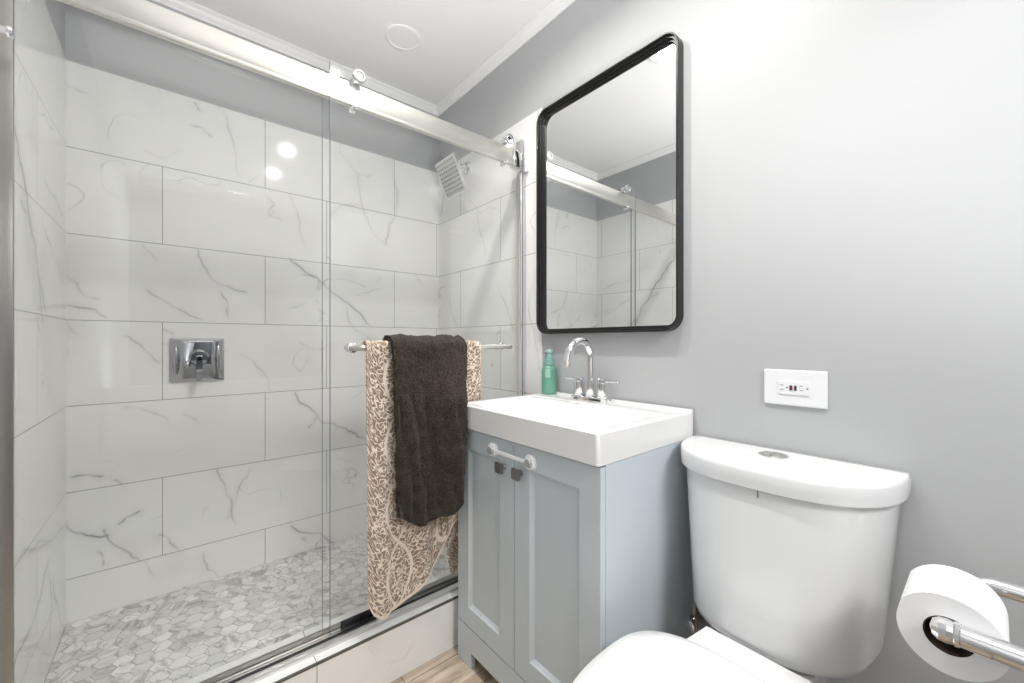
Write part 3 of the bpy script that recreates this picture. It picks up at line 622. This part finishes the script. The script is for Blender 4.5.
loop = [Vt[i][0] for i in range(nx+1)] + [Vt[nx][j] for j in range(1, ny+1)] + [Vt[i][ny] for i in range(nx-1, -1, -1)] + [Vt[0][j] for j in range(ny-1, 0, -1)]
low = [bm.verts.new((q.co.x, q.co.y, BZ0)) for q in loop]
for k in range(len(loop)): bm.faces.new((loop[k], loop[(k+1) % len(loop)], low[(k+1) % len(loop)], low[k]))
bm.faces.new(low)
link('basin_slab', bm, 'basin', bas, sharp=40)
b = BM(); dx_, dy_ = 0.935, 0.8835; turned(b, (dx_, dy_, basin_z(dx_, dy_)+0.0003), (0, 0, 1), [(0, 0.022), (0.002, 0.022), (0.003, 0.018), (0.0015, 0.015), (0.004, 0.012), (0.005, 0.001)], 28); link('drain', b, 'chrome', bas)

# ------------------------------------------------------------------ faucet
FX, FY, FZ = 1.152, 0.930, BZ1+0.0004
t = thing('faucet', 'chrome gooseneck faucet with two lever handles on the back of the basin', 'faucet', (FX, FY, FZ))
b = BM(); rings(b, [[(FX+q, FY+p, FZ+z_) for p, q in rrect(0, 0, 0.083-i_, 0.026-i_, 0.022)] for i_, z_ in ((0, 0), (0, 0.010), (0.002, 0.013), (0.006, 0.0145))]); link('base_plate', b, 'chrome', t)
b = BM(); turned(b, (FX, FY, FZ+0.0145), (0, 0, 1), [(0, 0.0205), (0.004, 0.0205), (0.006, 0.0182), (0.058, 0.0178), (0.060, 0.014)], 28); link('spout_collar', b, 'chrome', t)
r0 = 0.060; cz = -0.058
arc = [(FX, FY, FZ+0.068), (FX, FY, FZ+0.10), (FX, FY, cz-0.02), (FX, FY, cz)] + [(FX-r0+r0*math.cos(a), FY, cz+r0*math.sin(a)) for a in [PI*k/12 for k in range(1, 12)]] + [(FX-2*r0-0.001, FY, cz), (FX-2*r0-0.006, FY, cz-0.018)]
b = BM(); tube(b, smooth_path(arc, 3), 0.0130, 20); link('spout', b, 'chrome', t)
b = BM(); tube(b, [(FX-2*r0-0.0045, FY, cz-0.012), (FX-2*r0-0.0085, FY, cz-0.028)], 0.0142, 20); link('aerator', b, 'nickel', t)
for s in (-1, 1):
    y = FY+s*0.053
    b = BM(); turned(b, (FX, y, FZ+0.0145), (0, 0, 1), [(0, 0.0215), (0.004, 0.0215), (0.006, 0.0192), (0.050, 0.0188), (0.052, 0.0172), (0.064, 0.0172), (0.066, 0.015)], 28); h = link('handle', b, 'chrome', t)
    b = BM(); tube(b, [(FX, y+s*0.010, FZ+0.072), (FX, y+s*0.035, FZ+0.074), (FX, y+s*0.068, FZ+0.073)], 0.0042, 12); link('lever', b, 'chrome', {'_obj': h, '_base': t['_base']})

# ------------------------------------------------------------------ soap bottle
sx, sy = 1.166, 1.155
t = thing('soap_bottle', 'small teal foaming soap bottle with a pump at the left end of the basin', 'bottle', (sx, sy, FZ))
b = BM(); turned(b, (sx, sy, FZ+0.0005), (0, 0, 1), [(0, 0.026), (0.003, 0.029), (0.012, 0.0305), (0.092, 0.0305), (0.102, 0.029), (0.110, 0.0245), (0.114, 0.020), (0.117, 0.0195)], 36); link('bottle_body', b, 'teal', t)
b = BM(); n = 14
rr_ = []
for hh in (0.068, 0.070, 0.100, 0.102):
    rr_.append([(sx+0.0309*math.cos(a), sy+0.0309*math.sin(a), FZ+hh) for a in [math.radians(195+40*k/n) for k in range(n+1)]])
rings(b, rr_, closed_ring=False, cap=False); link('label', b, 'teallabel', t)
b = BM(); turned(b, (sx, sy, FZ+0.1175), (0, 0, 1), [(0, 0.0220), (0.020, 0.0210), (0.022, 0.018)], 30); link('collar', b, 'pump', t)
b = BM(); turned(b, (sx, sy, FZ+0.1400), (0, 0, 1), [(0, 0.017), (0.022, 0.0165), (0.024, 0.0155)], 24); link('pump_stem', b, 'pump', t)
b = BM(); turned(b, (sx, sy, FZ+0.1645), (0, 0, 1), [(0, 0.0175), (0.010, 0.0165), (0.016, 0.012), (0.018, 0.003)], 28); box(b, sx-0.026, sx-0.006, sy-0.006, sy+0.006, FZ+0.166, FZ+0.174, 0.003); link('pump_head', b, 'tealclear', t)

# ------------------------------------------------------------------ mirror
MY0, MY1, MZ0, MZ1 = 0.613, 1.237, 0.0315, 0.962; XM = 1.172
mc = ((MY0+MY1)/2, (MZ0+MZ1)/2); mh = ((MY1-MY0)/2, (MZ1-MZ0)/2)
t = thing('wall_mirror', 'tall mirror with rounded corners and a black stepped metal frame above the basin', 'mirror', (1.19, mc[0], MZ0))
def mr(i, x): return [(x, p, q) for p, q in rrect(mc[0], mc[1], mh[0]-i, mh[1]-i, max(0.052-i, 0.02), 12)]
b = BM(); V = rings(b, [mr(0, XR-0.0006), mr(0, XM+0.001), mr(0.001, XM), mr(0.0045, XM), mr(0.0055, XM+0.001), mr(0.0060, XM+0.010), mr(0.0115, XM+0.0105), mr(0.0120, XM+0.020), mr(0.0175, XM+0.0205), mr(0.0180, XM+0.030), mr(0.0200, XM+0.0305), mr(0.0205, XR-0.0006)], cap=False)
n = len(V[0])
for k in range(n): b.faces.new((V[-1][k], V[-1][(k+1) % n], V[0][(k+1) % n], V[0][k]))
link('frame', b, 'black', t)
b = BM(); rings(b, [mr(0.0207, XR-0.001), mr(0.0207, XM+0.029), ]); link('mirror_glass', b, 'mirror', t, smooth=False)

# ------------------------------------------------------------------ outlet
oy, oz = 0.3225, -0.118; XO = XR-0.0005
t = thing('wall_outlet', 'white horizontal GFCI wall outlet above the toilet tank', 'outlet', (XO, oy, oz-0.046))
def orr(hw_, hh_, r_, x, cy=oy, cz=oz): return [(x, p, q) for p, q in rrect(cy, cz, hw_, hh_, r_, 4)]
b = BM(); rings(b, [orr(0.068, 0.0455, 0.003, XO), orr(0.068, 0.0455, 0.003, XO-0.003), orr(0.065, 0.0425, 0.003, XO-0.006)]); link('cover_plate', b, 'plate', t, sharp=20)
b = BM(); rings(b, [orr(0.0335, 0.0168, 0.0015, XO-0.0061), orr(0.0335, 0.0168, 0.0015, XO-0.0078), orr(0.033, 0.0163, 0.0015, XO-0.0082)]); ins = link('receptacle', b, 'plate', t, sharp=20)
ip = {'_obj': ins, '_base': t['_base']}
def slotbox(y, z, hy, hz, m, nm, dx=0.0004): b_ = BM(); box(b_, XO-0.0082-dx, XO-0.00825, oy+y-hy, oy+y+hy, oz+z-hz, oz+z+hz); link(nm, b_, m, ip, smooth=False)
slotbox(0.0055, 0.0005, 0.0032, 0.0062, 'red', 'reset_button', 0.0012); slotbox(-0.0040, 0.0005, 0.0024, 0.0062, 'slot', 'test_button', 0.0012)
for y in (0.0255, -0.0165):
    for z in (0.0065, -0.0045): slotbox(y, z, 0.0034, 0.0009, 'slotgrey', 'slot')
for y in (0.0142, -0.0288): slotbox(y, 0.0006, 0.0016, 0.0016, 'slot', 'ground_hole')

# ------------------------------------------------------------------ toilet
TC = 0.343
def dshape(yc, hw_, xb, xf, n_=2.7, m_=2.5, N=64, rb=0.02):
    pts = []
    for k in range(N+1):
        a = PI*k/N; c_, s_ = math.cos(a), math.sin(a)
        pts.append((xb-(xb-xf)*abs(s_)**(2/m_), yc+hw_*(1 if c_ >= 0 else -1)*abs(c_)**(2/n_)))
    return pts
def loft(bm, secs): rings(bm, [[(x, y, z) for x, y in pts] for pts, z in secs]); return bm
t = thing('toilet', 'white two-piece toilet with a bowed tank and closed seat beside the vanity', 'toilet', (0.80, TC, ZF))
TZ = -0.278
b = BM(); loft(b, [(dshape(TC, 0.224, 1.196, 0.984), TZ-0.050), (dshape(TC, 0.231, 1.197, 0.976), TZ-0.047), (dshape(TC, 0.2325, 1.198, 0.975), TZ-0.030), (dshape(TC, 0.2325, 1.198, 0.975), TZ-0.012), (dshape(TC, 0.2305, 1.197, 0.978), TZ-0.003), (dshape(TC, 0.225, 1.193, 0.983), TZ-0.0004), (dshape(TC, 0.20, 1.18, 1.00), TZ)]); link('tank_lid', b, 'porc', t, sharp=60)
b = BM(); loft(b, [(dshape(TC-0.002, 0.158, 1.180, 0.993), -0.684), (dshape(TC-0.002, 0.174, 1.186, 0.975), -0.681), (dshape(TC-0.002, 0.185, 1.190, 0.964), -0.673), (dshape(TC-0.002, 0.190, 1.192, 0.959), -0.655), (dshape(TC-0.001, 0.199, 1.193, 0.968), -0.54), (dshape(TC, 0.210, 1.194, 0.980), -0.42), (dshape(TC, 0.218, 1.195, 0.986), -0.329)]); link('tank', b, 'porc', t, sharp=60)
b = BM(); turned(b, (1.120, TC, TZ-0.001), (0, 0, 1), [(0, 0.032), (0.003, 0.032), (0.004, 0.029), (0.003, 0.027), (0.003, 0.001)], 36); fb = link('flush_button', b, 'chrome', t)
b = BM(); prism(b, [(1.120+0.025*math.cos(a), TC+0.0012+0.025*math.sin(a)) for a in [PI*k/16 for k in range(17)]], 2, TZ+0.0021, TZ+0.0042, 0.0006); prism(b, [(1.120+0.025*math.cos(a), TC-0.0012+0.025*math.sin(a)) for a in [PI+PI*k/16 for k in range(17)]], 2, TZ+0.0021, TZ+0.0042, 0.0006); link('button_halves', b, 'nickel', {'_obj': fb, '_base': t['_base']})
b = BM(); box(b, 0.9836, 0.9858, TC-0.012, TC-0.010, TZ-0.066, TZ-0.0505); link('lid_mark', b, 'slotgrey', t, smooth=False)
SC = 0.338
def egg(xf, xb, hw_, N=72, yc=SC, cut=None):
    """elongated bowl outline: blunt at the tank, rounded at the front"""
    pts = []; xm = xb-0.40*(xb-xf)
    for k in range(N):
        a = 2*PI*k/N; c_, s_ = math.cos(a), math.sin(a)
        x = xm+(xb-xm)*abs(c_)**0.62 if c_ > 0 else xm-(xm-xf)*abs(c_)**0.93
        pts.append((x, yc+hw_*(1 if s_ >= 0 else -1)*abs(s_)**0.86))
    return pts
b = BM(); loft(b, [(egg(0.424, 0.862, 0.184), -0.661), (egg(0.420, 0.865, 0.187), -0.656), (egg(0.420, 0.865, 0.187), -0.648), (egg(0.424, 0.862, 0.184), -0.6445), (egg(0.45, 0.845, 0.160), -0.6425)]); link('seat_lid', b, 'seat', t, sharp=60)
b = BM(); loft(b, [(egg(0.430, 0.862, 0.178), -0.680), (egg(0.426, 0.866, 0.182), -0.676), (egg(0.426, 0.866, 0.182), -0.668), (egg(0.430, 0.862, 0.178), -0.6625)]); link('seat_ring', b, 'seat', t, sharp=60)
b = BM(); prism(b, [(0.846, SC-0.104), (0.846, SC+0.104), (0.950, SC+0.090), (0.950, SC-0.112)], 2, -0.6840, -0.6600, 0.004); link('hinge_cover', b, 'seat', t)
b = BM(); loft(b, [(egg(0.56, 1.03, 0.105, yc=TC), ZF+0.001), (egg(0.56, 1.04, 0.108, yc=TC), ZF+0.02), (egg(0.56, 1.06, 0.095, yc=TC), ZF+0.10), (egg(0.52, 1.08, 0.115, yc=TC), ZF+0.22), (egg(0.46, 0.96, 0.158, yc=TC-0.004), ZF+0.33), (egg(0.436, 0.885, 0.174, yc=SC), ZF+0.375), (egg(0.432, 0.880, 0.177, yc=SC), -0.690), (egg(0.436, 0.876, 0.174, yc=SC), -0.6815)]); link('bowl', b, 'porc', t, sharp=60)
b = BM(); prism(b, [(0.85, SC-0.105), (0.85, SC+0.095), (1.15, SC+0.105), (1.15, SC-0.105)], 2, -0.760, -0.6845, 0.004); link('tank_deck', b, 'porc', t)
# water supply
t = thing('shutoff_valve', 'metal water shutoff valve on the wall between the vanity and the toilet', 'valve', (1.17, 0.553, -0.825))
b = BM(); turned(b, (XR-0.0006, 0.553, -0.808), (-1, 0, 0), [(0, 0.026), (0.003, 0.026), (0.008, 0.010), (0.045, 0.008)], 24); link('wall_stub', b, 'brass', t)
b = BM(); turned(b, (1.150, 0.553, -0.822), (0, 0, 1), [(0, 0.011), (0.028, 0.011), (0.030, 0.008), (0.036, 0.008)], 20); link('valve_body', b, 'brass', t)
b = BM(); turned(b, (1.139, 0.553, -0.808), (-1, 0, 0), [(0, 0.006), (0.012, 0.006), (0.012, 0.017), (0.020, 0.017), (0.021, 0.015)], 20); link('valve_handle', b, 'chrome', t)
b = BM(); tube(b, smooth_path([(1.150, 0.553, -0.786), (1.150, 0.553, -0.764), (1.152, 0.546, -0.735), (1.153, 0.520, -0.708), (1.152, 0.500, -0.692), (1.152, 0.494, -0.686)], 6), 0.0055, 12); link('supply_hose', b, 'hose', t)

# ------------------------------------------------------------------ toilet paper and its holder
RY, RZ = 0.042, -0.428
t = thing('toilet_paper_holder', 'chrome double arm toilet paper holder reaching in from the right', 'paper holder', (0.96, -0.12, RZ-0.03))
AZ = RZ+0.004
b = BM(); tube(b, smooth_path([(0.868, YD+0.001, AZ), (0.868, -0.15, AZ), (0.868, -0.03, AZ), (0.868, 0.030, AZ)], 6), 0.0150, 24); link('arm', b, 'chrome', t)
b = BM(); tube(b, smooth_path([(1.060, YD+0.001, AZ), (1.060, -0.15, AZ+0.010), (1.060, -0.03, AZ+0.012), (1.060, 0.005, AZ+0.009), (1.060, 0.040, AZ-0.004)], 6), 0.0135, 24); link('arm', b, 'chrome', t)
for x in (0.868, 1.060):
    b = BM(); turned(b, (x, YD+0.0008, AZ), (0, 1, 0), [(0, 0.030), (0.005, 0.030), (0.010, 0.024), (0.012, 0.014)], 32); link('wall_flange', b, 'chrome', t)
b = BM(); turned(b, (0.868, 0.029, AZ), (0, 1, 0), [(0, 0.0150), (0.001, 0.0168), (0.006, 0.0168), (0.007, 0.0155), (0.014, 0.0172), (0.022, 0.0160), (0.029, 0.0110), (0.0315, 0.002)], 14); link('end_knob', b, 'chrome', t, sharp=15)
b = BM(); turned(b, (1.060, 0.038, AZ-0.003), (0, 1, 0), [(0, 0.0125), (0.010, 0.0145), (0.020, 0.013), (0.026, 0.006), (0.027, 0.001)], 24); link('end_knob', b, 'chrome', t)
b = BM(); cyl(b, (0.880, RY+0.002, AZ), (1.050, RY+0.002, AZ-0.002), 0.0085, 20); link('roller', b, 'nickel', t)
t = thing('toilet_paper_roll', 'part-used roll of white toilet paper on the chrome holder', 'toilet paper', (0.94, RY, RZ-0.062))
X0, X1, RR, RI = 0.8865, 1.008, 0.0595, 0.0275; cy_, cz_ = RY, RZ-0.012
b = BM(); n = 96; outl = []; inn = []
for k in range(n+1):
    f_ = k/n; a = math.radians(150)+2*PI*f_; r_ = RR-0.0028+0.0028*f_ + (0.0004*math.sin(3*a)); outl.append((cy_-math.cos(a)*r_, cz_+math.sin(a)*r_))
for k in range(n+1): a = math.radians(150)+2*PI*k/n; inn.append((cy_-math.cos(a)*RI, cz_+math.sin(a)*RI))
L = []
for x, io in ((X0+0.0015, 0), (X0, 0.0015), (X1, 0.0015), (X1-0.0015, 0)): pass
ro = [[b.verts.new((x, p[0], p[1])) for p in outl] for x in (X0, X1)]; ri = [[b.verts.new((x, p[0], p[1])) for p in inn] for x in (X0, X1)]
for k in range(n):
    b.faces.new((ro[0][k], ro[0][k+1], ro[1][k+1], ro[1][k])); b.faces.new((ri[0][k], ri[1][k], ri[1][k+1], ri[0][k+1]))
    b.faces.new((ro[0][k], ri[0][k], ri[0][k+1], ro[0][k+1])); b.faces.new((ro[1][k], ro[1][k+1], ri[1][k+1], ri[1][k]))
b.faces.new((ro[0][0], ro[1][0], ro[1][n], ro[0][n]))
link('paper', b, 'paper', t, sharp=30)
b = BM(); rs = []
V1 = rings(b, [[(x, cy_-math.cos(2*PI*k/48)*r_, cz_+math.sin(2*PI*k/48)*r_) for k in range(48)] for x, r_ in ((X0+0.0005, RI-0.0002), (X0+0.0005, RI-0.0016), (X1-0.0005, RI-0.0016), (X1-0.0005, RI-0.0002))], cap=False)
for k in range(48): b.faces.new((V1[0][k], V1[3][k], V1[3][(k+1) % 48], V1[0][(k+1) % 48]))
link('cardboard_core', b, 'card', t)
